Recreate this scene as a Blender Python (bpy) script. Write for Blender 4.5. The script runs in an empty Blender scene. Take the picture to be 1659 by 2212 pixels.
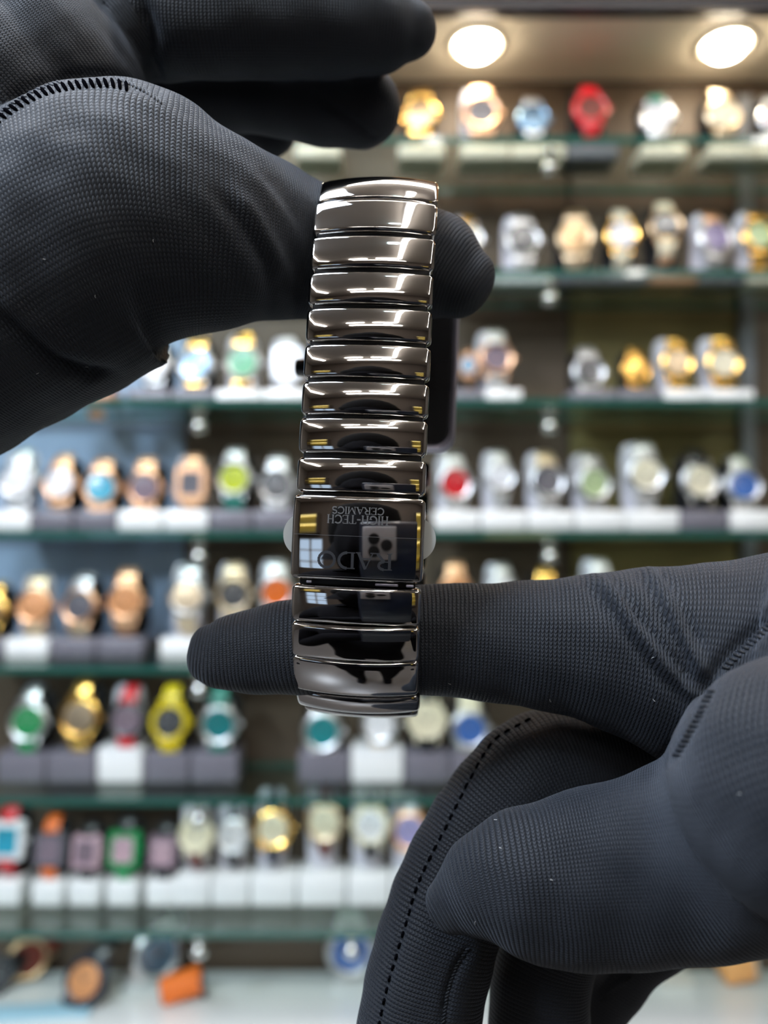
import bpy, bmesh, math, random
import numpy as np
from mathutils import Vector, Matrix
from mathutils.bvhtree import BVHTree

random.seed(7); np.random.seed(7)
S = bpy.context.scene
COL = S.collection
PI = math.pi

# ------------------------------------------------------------------ camera
F = 1664.0; CX, CY = 829.5, 1106.0
CAM = Vector((0, 0, 1.40)); PITCH = math.radians(1.17)
FWD = Vector((0, math.cos(PITCH), math.sin(PITCH)))
UPV = Vector((0, -math.sin(PITCH), math.cos(PITCH)))
RGT = Vector((1, 0, 0))
cd = bpy.data.cameras.new('camera'); cam = bpy.data.objects.new('camera', cd); COL.objects.link(cam)
cam.location = CAM; cam.rotation_euler = (PI/2 + PITCH, 0, 0)
cd.sensor_fit = 'HORIZONTAL'; cd.sensor_width = 36; cd.lens = 36*F/1659.0
cd.clip_start = 0.005; cd.clip_end = 50
cd.dof.use_dof = True; cd.dof.focus_distance = 0.141; cd.dof.aperture_fstop = 12.2
S.camera = cam

# ------------------------------------------------------------------ world, exposure
w = bpy.data.worlds.new('world'); S.world = w; w.use_nodes = True
bg = w.node_tree.nodes['Background']; bg.inputs[0].default_value = (.62, .78, 1, 1); bg.inputs[1].default_value = 1.5
S.view_settings.view_transform = 'Standard'; S.view_settings.look = 'None'
S.view_settings.gamma = 1; S.view_settings.use_curve_mapping = False
S.view_settings.exposure = 0.0
S.cycles.max_bounces = 7; S.cycles.diffuse_bounces = 3; S.cycles.glossy_bounces = 4; S.cycles.transmission_bounces = 4; S.cycles.transparent_max_bounces = 8
S.cycles.caustics_reflective = False; S.cycles.caustics_refractive = False
STRIP = 26.0      # ceiling light strips
PANEL = 14.0      # ceiling cool panel
DOWN = 54.0       # cabinet downlights

# added area lights under the ceiling, keying the gloves from above and front left
def area(name, loc, rot, sx, sy, power, col):
    l = bpy.data.lights.new(name, 'AREA'); l.shape = 'RECTANGLE'; l.size = sx; l.size_y = sy
    l.energy = power; l.color = col
    o = bpy.data.objects.new(name, l); COL.objects.link(o); o.location = loc; o.rotation_euler = rot
    return o
area('glove_key_light', (-.50, .06, 2.66), (0, 0, 0), 0.45, 0.45, 26, (.72, .84, 1))
area('glove_key_light', (-1.30, -.62, 2.66), (0, -.3, 0), 0.45, 0.45, 54, (.74, .86, 1))

# ------------------------------------------------------------------ helpers
def cam2w(x, d, y):            # millimetres in the camera's frame: right, forward, up
    return CAM + RGT*(x/1000) + FWD*(d/1000) + UPV*(y/1000)
def pix(px, py, d):            # point seen at a pixel, d millimetres in front of the lens
    return cam2w((px-CX)*d/F, d, (CY-py)*d/F)
def bgp(px, py, Y):            # point seen at a pixel on the plane y = Y metres
    v = RGT*((px-CX)/F) + FWD + UPV*((CY-py)/F)
    return CAM + v*(Y/v.y)

def lin(c):
    c = c/255.0
    return c/12.92 if c <= .04045 else ((c+.055)/1.055)**2.4
def rgb(r, g, b): return (lin(r), lin(g), lin(b), 1)

def mat(name, col, rough=.5, metal=0, coat=0, sheen=0, noise=0, nscale=40, trans=0, emit=None, estr=0, spec=.5):
    m = bpy.data.materials.new(name); m.use_nodes = True
    nt = m.node_tree; b = nt.nodes['Principled BSDF']
    b.inputs['Base Color'].default_value = col; b.inputs['Roughness'].default_value = rough
    b.inputs['Metallic'].default_value = metal; b.inputs['Coat Weight'].default_value = coat
    b.inputs['Sheen Weight'].default_value = sheen; b.inputs['Specular IOR Level'].default_value = spec
    b.inputs['Transmission Weight'].default_value = trans
    if emit: b.inputs['Emission Color'].default_value = emit; b.inputs['Emission Strength'].default_value = estr
    if noise:
        tc = nt.nodes.new('ShaderNodeTexCoord'); n = nt.nodes.new('ShaderNodeTexNoise'); n.inputs['Scale'].default_value = nscale
        n.inputs['Detail'].default_value = 4
        mx = nt.nodes.new('ShaderNodeMix'); mx.data_type = 'RGBA'
        mx.inputs[6].default_value = col
        mx.inputs[7].default_value = tuple(min(1, c*(1+noise)) for c in col[:3])+(1,)
        nt.links.new(tc.outputs['Object'], n.inputs['Vector']); nt.links.new(n.outputs['Fac'], mx.inputs[0])
        nt.links.new(mx.outputs[2], b.inputs['Base Color'])
    return m

def link_mesh(name, me, m=None, parent=None, smooth=False):
    o = bpy.data.objects.new(name, me); COL.objects.link(o)
    if m: me.materials.append(m)
    if smooth:
        me.polygons.foreach_set('use_smooth', [True]*len(me.polygons))
    if parent: o.parent = parent
    return o
def from_bm(name, bm, m=None, parent=None, smooth=False, sharp=None):
    bmesh.ops.recalc_face_normals(bm, faces=bm.faces)
    me = bpy.data.meshes.new(name); bm.to_mesh(me); bm.free()
    o = link_mesh(name, me, m, parent, smooth)
    if sharp is not None: me.set_sharp_from_angle(angle=math.radians(sharp))
    return o
def empty(name, loc, rot=(0, 0, 0)):
    o = bpy.data.objects.new(name, None); COL.objects.link(o); o.location = loc; o.rotation_euler = rot
    o.empty_display_size = .02
    return o
def tag(o, label=None, cat=None, group=None, kind=None):
    if label: o['label'] = label
    if cat: o['category'] = cat
    if group: o['group'] = group
    if kind: o['kind'] = kind
    return o
def add_box(bm, c, s, M=None, bev=0, seg=2):
    r = bmesh.ops.create_cube(bm, size=1)
    vs = r['verts']
    for v in vs: v.co = Vector((v.co.x*s[0], v.co.y*s[1], v.co.z*s[2]))
    if bev:
        es = list({e for v in vs for e in v.link_edges})
        rr = bmesh.ops.bevel(bm, geom=es, offset=bev, segments=seg, affect='EDGES', profile=.5)
        vs = list({v for f in rr['faces'] for v in f.verts} | {v for v in vs if v.is_valid})
    T = Matrix.Translation(c)
    if M is not None: T = T @ M
    for v in vs: v.co = T @ v.co
    return vs
def box(name, c, s, m, parent=None, bev=0, smooth=False):
    bm = bmesh.new(); add_box(bm, Vector(c), s, bev=bev)
    return from_bm(name, bm, m, parent, smooth=bev > 0, sharp=40 if bev > 0 else None)
def grid_faces(nu, nv, closed_u=False, closed_v=False):
    fs = []
    for i in range(nu if closed_u else nu-1):
        for j in range(nv if closed_v else nv-1):
            a = i*nv+j; b = ((i+1) % nu)*nv+j; c = ((i+1) % nu)*nv+(j+1) % nv; d = i*nv+(j+1) % nv
            fs.append((a, b, c, d))
    return fs
def lathe(bm, prof, n=32, axis='y'):     # prof: (radius, height along axis)
    rings = []
    for r, h in prof:
        ring = []
        for k in range(n):
            a = 2*PI*k/n
            p = (r*math.cos(a), h, r*math.sin(a)) if axis == 'y' else (r*math.cos(a), r*math.sin(a), h)
            ring.append(bm.verts.new(p))
        rings.append(ring)
    for a, b in zip(rings, rings[1:]):
        for k in range(n): bm.faces.new((a[k], a[(k+1) % n], b[(k+1) % n], b[k]))
    for ring in (rings[0], rings[-1]):
        try: bm.faces.new(ring)
        except ValueError: pass
    return rings
def tube(bm, pts, rad, n=10):
    pts = [Vector(p) for p in pts]; rings = []
    for i, p in enumerate(pts):
        t = (pts[min(i+1, len(pts)-1)]-pts[max(i-1, 0)]).normalized()
        a = t.cross(Vector((0.31, .2, 1))).normalized(); b = t.cross(a)
        r = rad[i] if isinstance(rad, (list, tuple)) else rad
        rings.append([bm.verts.new(p + a*r*math.cos(2*PI*k/n) + b*r*math.sin(2*PI*k/n)) for k in range(n)])
    for a, b in zip(rings, rings[1:]):
        for k in range(n): bm.faces.new((a[k], a[(k+1) % n], b[(k+1) % n], b[k]))
    bm.faces.new(rings[0]); bm.faces.new(rings[-1])

# ------------------------------------------------------------------ materials
def glass_pane(name, tint, gl=.10):
    m = bpy.data.materials.new(name); m.use_nodes = True; nt = m.node_tree; nt.nodes.clear()
    o = nt.nodes.new('ShaderNodeOutputMaterial'); mx = nt.nodes.new('ShaderNodeMixShader')
    t = nt.nodes.new('ShaderNodeBsdfTransparent'); g = nt.nodes.new('ShaderNodeBsdfGlossy'); f = nt.nodes.new('ShaderNodeFresnel')
    t.inputs[0].default_value = tint; g.inputs['Roughness'].default_value = .06; f.inputs['IOR'].default_value = 1.45
    g.inputs[0].default_value = (.85, .95, .9, 1)
    ge = nt.nodes.new('ShaderNodeNewGeometry'); mm = nt.nodes.new('ShaderNodeMapRange')
    mm.inputs['To Min'].default_value = 1.45; mm.inputs['To Max'].default_value = 1/1.45
    nt.links.new(ge.outputs['Backfacing'], mm.inputs['Value']); nt.links.new(mm.outputs[0], f.inputs['IOR'])
    nt.links.new(f.outputs[0], mx.inputs[0]); nt.links.new(t.outputs[0], mx.inputs[1]); nt.links.new(g.outputs[0], mx.inputs[2])
    nt.links.new(mx.outputs[0], o.inputs[0])
    return m
M_CERAMIC = mat('polished black ceramic', (.50, .48, .465, 1), rough=.035, metal=1, noise=.05, nscale=300)
M_STEEL = mat('dark polished steel', (.16, .155, .165, 1), rough=.16, metal=1)
M_CASE = mat('case ceramic', (.05, .05, .055, 1), rough=.12, metal=.6, coat=.5)
M_BEVEL = mat('case rim', (.46, .44, .54, 1), rough=.42, metal=.7)
M_CORE = mat('link core', (.012, .012, .014, 1), rough=.4, metal=.4)
M_ENGR = mat('engraving', (.12, .12, .125, 1), rough=.5, metal=.5)
M_ENGR2 = mat('engraving faint', (.05, .052, .06, 1), rough=.45, metal=.5)
M_FILM = mat('frosted plastic film', (.42, .43, .42, 1), rough=.45)

def knit(name, base, gap, v_amt=.45):
    m = bpy.data.materials.new(name); m.use_nodes = True; nt = m.node_tree; b = nt.nodes['Principled BSDF']
    N = nt.nodes.new; L = nt.links.new
    uv = N('ShaderNodeUVMap'); uv.uv_map = 'knit'; sp = N('ShaderNodeSeparateXYZ'); L(uv.outputs[0], sp.inputs[0])
    def mth(op, a, b_=None, c=None):
        n = N('ShaderNodeMath'); n.operation = op
        for i, x in enumerate((a, b_, c)):
            if x is None: continue
            if isinstance(x, (int, float)): n.inputs[i].default_value = x
            else: L(x, n.inputs[i])
        return n.outputs[0]
    # slight waviness of the knitted rows
    tc = N('ShaderNodeTexCoord'); nz = N('ShaderNodeTexNoise'); nz.inputs['Scale'].default_value = 90; L(tc.outputs['Object'], nz.inputs['Vector'])
    wob = mth('MULTIPLY', mth('SUBTRACT', nz.outputs['Fac'], .5), 1.1)
    u = mth('ADD', sp.outputs[0], wob)
    col = mth('ABSOLUTE', mth('MULTIPLY', mth('SUBTRACT', mth('FRACT', u), .5), 2))       # 0 centre .. 1 gap
    h1 = mth('SQRT', mth('SUBTRACT', 1.02, mth('POWER', col, 2)))
    ph = mth('FRACT', mth('ADD', sp.outputs[1], mth('MULTIPLY', col, .55)))
    st = mth('ABSOLUTE', mth('MULTIPLY', mth('SUBTRACT', ph, .5), 2))
    h2 = mth('SQRT', mth('SUBTRACT', 1.02, mth('POWER', st, 2)))
    h = mth('MULTIPLY', h1, mth('ADD', 1-v_amt, mth('MULTIPLY', h2, v_amt)))
    nf = N('ShaderNodeTexNoise'); nf.inputs['Scale'].default_value = 3500; nf.inputs['Detail'].default_value = 3; L(tc.outputs['Object'], nf.inputs['Vector'])
    hh = mth('ADD', h, mth('MULTIPLY', nf.outputs['Fac'], .15))
    bp = N('ShaderNodeBump'); bp.inputs['Strength'].default_value = 1; bp.inputs['Distance'].default_value = .00028
    L(hh, bp.inputs['Height']); L(bp.outputs[0], b.inputs['Normal'])
    mx = N('ShaderNodeMix'); mx.data_type = 'RGBA'; mx.inputs[6].default_value = gap; mx.inputs[7].default_value = base  # yarn gaps coloured darker to stand for shade in the knit crevices
    L(mth('POWER', h, 1.6), mx.inputs[0]); L(mx.outputs[2], b.inputs['Base Color'])
    b.inputs['Roughness'].default_value = .62; b.inputs['Specular IOR Level'].default_value = .30
    b.inputs['Sheen Weight'].default_value = .16; b.inputs['Sheen Roughness'].default_value = .35
    b.inputs['Sheen Tint'].default_value = (.7, .8, 1, 1)
    return m
M_KNIT = knit('black knitted glove fabric', (.0150, .0185, .0265, 1), (.001, .0013, .002, 1))
M_KNIT2 = knit('black knitted glove fabric fine', (.0225, .0275, .038, 1), (.0025, .0032, .005, 1), .6)
M_THREAD = mat('black sewing thread', (.012, .014, .02, 1), rough=.8)
M_SLIT = mat('seam gap', (.002, .002, .003, 1), rough=1, spec=0)

# ------------------------------------------------------------------ room shell behind and around
M_WALL = mat('shop wall paint', rgb(104, 98, 92), rough=.8, noise=.1, nscale=3)
M_CEIL = mat('shop ceiling', rgb(204, 197, 190), rough=.7, noise=.15, nscale=2)
M_FLOOR = mat('shop floor', rgb(96, 92, 90), rough=.25, noise=.2, nscale=6)
def struct(o): o['kind'] = 'structure'; return o
X0, X1, Y0, Y1, ZC = -2.3, 2.3, -3.2, 1.40, 2.70
struct(box('floor', (0, (Y0+Y1)/2, -.05), (X1-X0+.2, Y1-Y0+.2, .1), M_FLOOR))
struct(box('ceiling', (0, (Y0+Y1)/2, ZC+.05), (X1-X0+.2, Y1-Y0+.2, .1), M_CEIL))
struct(box('wall_back', (0, Y1+.05, ZC/2), (X1-X0+.2, .1, ZC), M_WALL))
M_WALLD = mat('dark shop wall', rgb(84, 74, 66), rough=.7, noise=.2, nscale=4)
WX0, WX1, WZ0, WZ1 = -2.15, -1.45, .62, 1.45
bm = bmesh.new()
for (x0, x1, z0, z1) in ((X0, WX0, 0, ZC), (WX1, X1, 0, ZC), (WX0, WX1, 0, WZ0), (WX0, WX1, WZ1, ZC)):
    add_box(bm, Vector(((x0+x1)/2, Y0-.05, (z0+z1)/2)), (x1-x0, .1, z1-z0))
struct(from_bm('wall_front', bm, M_WALLD))
struct(box('wall_right', (X1+.05, (Y0+Y1)/2, ZC/2), (.1, Y1-Y0, ZC), M_WALL))
struct(box('wall_left', (X0-.05, (Y0+Y1)/2, ZC/2), (.1, Y1-Y0, ZC), M_WALL))
M_FRAME = mat('window frame', (.6, .6, .6, 1), rough=.4)
bm = bmesh.new()
for xx in (WX0, (WX0+WX1)/2, WX1): add_box(bm, Vector((xx, Y0-.05, (WZ0+WZ1)/2)), (.04, .06, WZ1-WZ0))
for zz in (WZ0, WZ0+.28, WZ0+.56, WZ1): add_box(bm, Vector(((WX0+WX1)/2, Y0-.05, zz)), (WX1-WX0, .06, .03))
wn = struct(from_bm('window_1', bm, M_FRAME))
box('pane', ((WX0+WX1)/2, Y0-.05, (WZ0+WZ1)/2), (WX1-WX0, .006, WZ1-WZ0), glass_pane('window glass', (.95, .98, 1, 1)), wn)
M_YEL = mat('yellow showcase lining', rgb(200, 180, 90), rough=.6); M_YL = mat('showcase lamp', (1, 1, 1, 1), emit=(1, .85, .35, 1), estr=5)
for x0, x1, z0, z1, nsh, lb in ((.66, 1.25, .75, 2.0, 3, 'right'), (-2.2, -1.5, 1.58, 2.02, 1, 'left')):
    t = empty('wall_showcase', ((x0+x1)/2, Y0, z0)); tag(t, 'yellow lit wall showcase across the shop on the %s' % lb, 'showcase'); W_, H_ = x1-x0, z1-z0
    box('back_panel', (0, .01, H_/2), (W_, .016, H_), M_YEL, t)
    for sx in (-1, 1): box('side_panel', (sx*W_/2, .13, H_/2), (.03, .24, H_), M_WALLD, t)
    for k in range(nsh+2): box('shelf', (0, .13, H_*k/(nsh+1)), (W_, .24, .02), M_YEL if 0 < k < nsh+1 else M_WALLD, t)
    for k in range(nsh+1): box('lamp', (0, .05, H_*(k+1)/(nsh+1)-.02), (W_*.8, .015, .012), M_YL, t)

M_STRIP = mat('warm white light strip', (1, 1, 1, 1), emit=(1, .95, .89, 1), estr=STRIP)
M_PANEL = mat('cool light panel', (1, 1, 1, 1), emit=(.72, .95, 1, 1), estr=PANEL)
def strip(x0, y0, x1, y1, wd=.045, lab=''):
    dx, dy = x1-x0, y1-y0
    t = empty('strip_light', ((x0+x1)/2, (y0+y1)/2, ZC-.02)); tag(t, 'white linear light strip on the shop ceiling, '+lab, 'light', 'ceiling strip lights')
    sx, sy = (abs(dx), wd) if abs(dx) > abs(dy) else (wd, abs(dy))
    box('diffuser', (0, 0, -.012), (sx, sy, .02), M_STRIP, t)
    box('housing', (0, 0, .008), (sx+.02, sy+.02, .022), M_FRAME, t)
strip(-.84, -2.2, -.49, -2.2, .04, 'near row left piece'); strip(-.29, -2.2, .15, -2.2, .04, 'near row right piece'); strip(-.88, -2.55, .30, -2.55, .04, 'far unbroken row')
strip(.16, -2.17, .16, .12, .04, 'running back above the camera'); strip(-1.45, -2.4, -1.45, .2, .04, 'running along the left side'); strip(-1.1, .42, 1.0, .42, .09, 'added row brightening the cabinet shelves')  # cabinet row is added and widened to brighten the shelves
strip(1.25, -2.4, 1.25, .2, .05, 'running along the right side')
for px_, py_, sx_, sy_, lb in ((.0, -2.37, .14, .10, 'between the far rows'), (.04, -.95, .11, .07, 'beside the long strip')):
    t = empty('ceiling_panel_light', (px_, py_, ZC-.02)); tag(t, 'small cool white panel light '+lb, 'light', 'ceiling panel lights')
    box('diffuser', (0, 0, -.012), (sx_, sy_, .02), M_PANEL, t); box('housing', (0, 0, .008), (sx_+.03, sy_+.03, .022), M_FRAME, t)

# ------------------------------------------------------------------ display cabinet
M_BLUEB = mat('blue grey back panel', rgb(150, 168, 196), rough=.35, noise=.15, nscale=4)
M_DARKB = mat('dark brown back panel', rgb(84, 70, 58), rough=.5, noise=.5, nscale=5)
M_OLIVE = mat('olive brown back panel', rgb(118, 106, 66), rough=.5, noise=.5, nscale=4)
M_POST = mat('grey cabinet post', rgb(120, 122, 128), rough=.4)
M_SOFF = mat('cream soffit', rgb(242, 228, 206), rough=.55)
M_BLACKT = mat('black trim', rgb(34, 30, 36), rough=.35)
M_WOOD = mat('orange wood', rgb(196, 128, 48), rough=.45, noise=.5, nscale=25)
M_COUNT = mat('white counter top', rgb(222, 226, 224), rough=.18, coat=.3)
YF, YB = 1.15, 1.334
def Z(py, Y): return bgp(CX, py, Y).z
cabinet = empty('display_cabinet', (0, YB, .0)); tag(cabinet, 'tall watch display cabinet with dark back panels and cream lit soffit', 'cabinet')
def cpart(name, c, s, m, bev=0): return box(name, (c[0], c[1]-YB, c[2]), s, m, cabinet, bev)
cz0, cz1 = .60, 2.25
def backp(px0, px1, py0, py1, m, off=0):
    a = bgp(px0, py0, YB+.012); b = bgp(px1, py1, YB+.012)
    cpart('back_panel', ((a.x+b.x)/2, YB+.018-off, (a.z+b.z)/2), (abs(b.x-a.x)-.002, .012, abs(a.z-b.z)-.002), m)
backp(-420, 400, 160, 1380, M_BLUEB); backp(400, 940, 160, 1380, M_DARKB)
backp(940, 1230, 160, 1380, M_DARKB); backp(1230, 1600, 620, 1380, M_OLIVE); backp(1230, 1600, 160, 620, M_DARKB)
backp(1600, 2100, 160, 1380, M_DARKB)
backp(-420, 400, 1380, 2140, M_DARKB); backp(400, 1230, 1380, 2140, M_DARKB); backp(1230, 2100, 1380, 2140, M_DARKB)
pz = bgp(1610, 900, YB).x
cpart('post', (pz, YB-.005, 1.5), (.022, .02, 1.3), M_POST)
sz = Z(176, YB)
FY = 1.168
cpart('soffit', (0, (FY+YB)/2, sz+.01), (3.2, YB-FY, .02), M_SOFF)
zf0, zf1 = Z(40, FY), Z(13, FY)
cpart('frame_rail', (0, FY-.012, (zf0+zf1)/2), (3.2, .024, zf1-zf0), M_BLACKT, .003)
cpart('wood_fascia', (0, FY-.02, (zf1+ZC)/2), (3.2, .03, ZC-zf1), M_WOOD)
zc = Z(2095, YB)
cpart('counter_top', (0, (.84+YB)/2, zc-.015), (3.2, YB-.84, .03), M_COUNT, .004)
M_CABF = mat('white cabinet front', rgb(205, 208, 208), rough=.4)
cpart('base_front', (0, (.88+YB)/2, (zc-.03)/2), (3.16, YB-.88, zc-.03), M_CABF)

# downlights in the soffit
M_DL = mat('warm downlight lens', (1, 1, 1, 1), emit=(1, .86, .64, 1), estr=DOWN)
M_RIM = mat('downlight rim', rgb(235, 225, 205), rough=.3)
dl_lab = ['round warm downlight in the cream soffit near the upper fingertip', 'round warm downlight in the cream soffit at the far right']
for k, (px, py) in enumerate(((492, 92), (1030, 92), (1568, 92), (-46, 92), (2106, 92))):
    Yd = 1.168+(YB-1.168)*.42
    Yd = (sz-CAM.z)/( (bgp(px, py, 1.0).z-CAM.z))
    p = bgp(px, py, Yd)
    t = empty('downlight', (p.x, p.y, sz))
    tag(t, dl_lab[k-1] if k in (1, 2) else {0: 'warm soffit downlight hidden above the knuckles of the left glove', 3: 'warm soffit downlight beyond the left end of the view', 4: 'warm soffit downlight beyond the right end of the view'}[k], 'light', 'cabinet downlights')
    bm = bmesh.new(); lathe(bm, [(.044, .0), (.044, -.004), (.037, -.006), (.035, -.002)], 32, 'z'); from_bm('rim', bm, M_RIM, t, True)
    bm = bmesh.new(); lathe(bm, [(.0345, -.003), (.033, -.007), (.024, -.017), (.008, -.021)], 32, 'z'); from_bm('lens', bm, M_DL, t, True)

# glass shelves
M_GL = glass_pane('shelf glass', (.90, .965, .94, 1))
M_EDGE = mat('green glass edge', rgb(30, 84, 74), rough=.12, coat=1)
SHELF = {'A': 295, 'B': 582, 'C': 862, 'D': 1147, 'E': 1440, 'F': 1725, 'G': 2012}
SNAME = {'A': 'top shelf', 'B': 'second shelf', 'C': 'third shelf', 'D': 'fourth shelf', 'E': 'fifth shelf', 'F': 'sixth shelf', 'G': 'lowest shelf'}
SZ = {}
for k, py in SHELF.items():
    z = Z(py, YF); SZ[k] = z
    t = empty('glass_shelf', (0, YB, z)); tag(t, 'long green edged glass shelf, the %s of watches' % SNAME[k], 'shelf', 'glass shelves')
    th = .010
    box('pane', (0, (YF-YB)/2, -th/2), (3.1, YB-YF-.008, th), M_GL, t)
    box('front_edge', (0, YF-YB+.001, -th/2), (3.1, .003, th), M_EDGE, t)
    box('back_edge', (0, -.004, -th/2), (3.1, .003, th), M_EDGE, t)
M_CLIP = mat('brushed chrome clip', (.6, .62, .6, 1), rough=.25, metal=1)
for k, py in SHELF.items():
    for px, nm in ((430, 'left'), (1187, 'right'), (760, 'middle')):
        if nm == 'middle' and k != 'G': continue
        p = bgp(px, py, YF+.02)
        t = empty('shelf_bracket', (p.x, YF+.02, SZ[k]-.011)); tag(t, 'small chrome bracket under the %s at the %s' % (SNAME[k], nm), 'bracket', 'shelf brackets')
        bm = bmesh.new(); lathe(bm, [(.010, 0), (.012, -.003), (.009, -.010), (.006, -.013)], 16, 'z'); from_bm('pad', bm, M_CLIP, t, True)
        bm = bmesh.new(); lathe(bm, [(.004, -.012), (.004, -.018), (.011, -.022), (.013, -.030), (.009, -.037), (.003, -.039)], 16, 'z'); from_bm('knob', bm, M_CLIP, t, True)

# ------------------------------------------------------------------ display watches
PAL = {
 'gold': ((.95, .58, .16, 1), 1, .22), 'rose': ((.84, .50, .30, 1), 1, .36), 'silver': ((.66, .67, .68, 1), 1, .36), 'bronze': ((.55, .38, .22, 1), 1, .3),
 'champ': ((.72, .58, .40, 1), 1, .38), 'red': (rgb(205, 12, 30), 0, .35), 'yellow': (rgb(225, 200, 10), 0, .4), 'green': (rgb(30, 140, 80), 0, .35),
 'teal': (rgb(22, 120, 105), 0, .45), 'black': (rgb(16, 16, 18), 0, .4), 'grey': (rgb(90, 88, 96), 0, .4), 'white': (rgb(236, 236, 240), 0, .3),
 'cream': (rgb(232, 224, 196), 0, .35), 'turq': (rgb(50, 160, 190), 0, .25), 'purple': (rgb(120, 105, 150), 0, .3), 'lav': (rgb(168, 160, 205), 0, .3),
 'blue': (rgb(70, 110, 180), 0, .25), 'navy': (rgb(20, 26, 50), 0, .5), 'lime': (rgb(190, 205, 30), 0, .3), 'orange': (rgb(225, 105, 20), 0, .45),
 'pink': (rgb(190, 160, 172), 0, .35), 'brown': (rgb(110, 40, 24), 0, .5), 'dgrey': (rgb(60, 62, 66), 0, .3), 'pgreen': (rgb(180, 200, 150), 0, .3),
 'tealb': (rgb(40, 130, 135), 0, .25), 'steelb': (rgb(120, 150, 175), .6, .25), 'copper': (rgb(215, 150, 100), .3, .35), 'mint': (rgb(120, 190, 150), 0, .3),
 'mauve': (rgb(125, 108, 120), 0, .3)}
WM = {k: mat('watch '+k, v[0], rough=v[2], metal=v[1], coat=.3 if v[1] == 0 else 0) for k, v in PAL.items()}
def mesh_of(bm, name):
    bmesh.ops.recalc_face_normals(bm, faces=bm.faces)
    me = bpy.data.meshes.new(name); bm.to_mesh(me); bm.free()
    me.polygons.foreach_set('use_smooth', [True]*len(me.polygons)); me.set_sharp_from_angle(angle=math.radians(35))
    me.materials.append(WM['silver'])
    return me
def rrect(bm, w, h, d0, d1, r=.25, n=6, inset=0):
    pts = []
    for cx, cz, a0 in ((w-r, h-r, 0), (-w+r, h-r, PI/2), (-w+r, -h+r, PI), (w-r, -h+r, 1.5*PI)):
        for i in range(n+1):
            a = a0+PI/2*i/n; pts.append((cx+r*math.cos(a), cz+r*math.sin(a)))
    rings = []
    for s, y in ((1, d0), (1, d1*.5), (.93, d1), (.80, d1)):
        rings.append([bm.verts.new((x*s, y, z*s)) for x, z in pts])
    N_ = len(pts)
    for a, b in zip(rings, rings[1:]):
        for k in range(N_): bm.faces.new((a[k], a[(k+1) % N_], b[(k+1) % N_], b[k]))
    bm.faces.new(rings[0]); bm.faces.new(rings[-1])
MS = {}
bm = bmesh.new(); lathe(bm, [(.80, .26), (.95, .20), (1, .05), (.99, -.06), (.90, -.14), (.80, -.10)], 36)
for sx in (-1, 1):                       # lugs
    for sz_ in (-1, 1): add_box(bm, Vector((sx*.52, .06, sz_*.92)), (.2, .2, .42), Matrix.Rotation(sz_*.25, 4, 'X'), bev=.05)
MS['case_r'] = mesh_of(bm, 'case')
bm = bmesh.new(); lathe(bm, [(.90, -.12), (.90, -.19), (.84, -.22), (.74, -.17), (.72, -.12)], 36); MS['bezel_r'] = mesh_of(bm, 'bezel')
bm = bmesh.new(); lathe(bm, [(.73, -.10), (.73, -.135), (.70, -.14)], 36); MS['dial_r'] = mesh_of(bm, 'dial')
bm = bmesh.new(); rrect(bm, .92, 1.02, .24, -.14); MS['case_s'] = mesh_of(bm, 'case')
bm = bmesh.new(); rrect(bm, .78, .88, -.12, -.21, r=.22); MS['bezel_s'] = mesh_of(bm, 'bezel')
bm = bmesh.new(); rrect(bm, .64, .72, -.15, -.225, r=.16); MS['dial_s'] = mesh_of(bm, 'dial')
for kk, yy in (('hands_r', -.155), ('hands_s', -.235)):
    bm = bmesh.new(); add_box(bm, Vector((.10, yy, .12)), (.06, .015, .42), Matrix.Rotation(.7, 4, 'Y')); add_box(bm, Vector((-.18, yy-.01, .10)), (.05, .015, .55), Matrix.Rotation(-1.1, 4, 'Y'))
    for a in range(12):
        add_box(bm, Vector((.58*math.sin(a*PI/6), yy+.006, .58*math.cos(a*PI/6))), (.05, .012, .10), Matrix.Rotation(a*PI/6, 4, 'Y'))
    MS[kk] = mesh_of(bm, 'hands')
bm = bmesh.new()
r0 = lathe(bm, [(.10, 0), (.12, .03), (.12, .14), (.08, .17)], 14)
for v in bm.verts: v.co = Vector((.98+v.co.y, v.co.x+.05, v.co.z))
MS['crown'] = mesh_of(bm, 'crown')
def strap_mesh(sgn, links, wide):
    bm = bmesh.new(); path = []
    for i in range(13):
        a = i/12
        ang = a*PI*.62
        path.append((.02+.95*(1-math.cos(ang))*.75, sgn*(.82+.95*math.sin(ang)*.95)))
    rings = []
    for i, (y, z) in enumerate(path):
        wd = wide*(1-.28*i/12)*(.97 if links and i % 2 else 1)
        t = .10 if not (links and i % 2) else .07
        ny, nz = path[min(i+1, 12)][0]-path[max(i-1, 0)][0], path[min(i+1, 12)][1]-path[max(i-1, 0)][1]
        l = math.hypot(ny, nz); n_ = (-nz/l*sgn, ny/l*sgn)
        ring = [(-wd, y, z), (wd, y, z), (wd, y+n_[0]*t, z+n_[1]*t), (wd*.8, y+n_[0]*t*1.5, z+n_[1]*t*1.5), (-wd*.8, y+n_[0]*t*1.5, z+n_[1]*t*1.5), (-wd, y+n_[0]*t, z+n_[1]*t)]
        rings.append([bm.verts.new(p) for p in ring])
    for a, b in zip(rings, rings[1:]):
        for k in range(6): bm.faces.new((a[k], a[(k+1) % 6], b[(k+1) % 6], b[k]))
    bm.faces.new(rings[0]); bm.faces.new(rings[-1])
    return mesh_of(bm, 'strap')
for nm, lk, wd in (('met', True, .56), ('lea', False, .46), ('slim', False, .30)):
    MS['up_'+nm] = strap_mesh(1, lk, wd); MS['lo_'+nm] = strap_mesh(-1, lk, wd)
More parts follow.
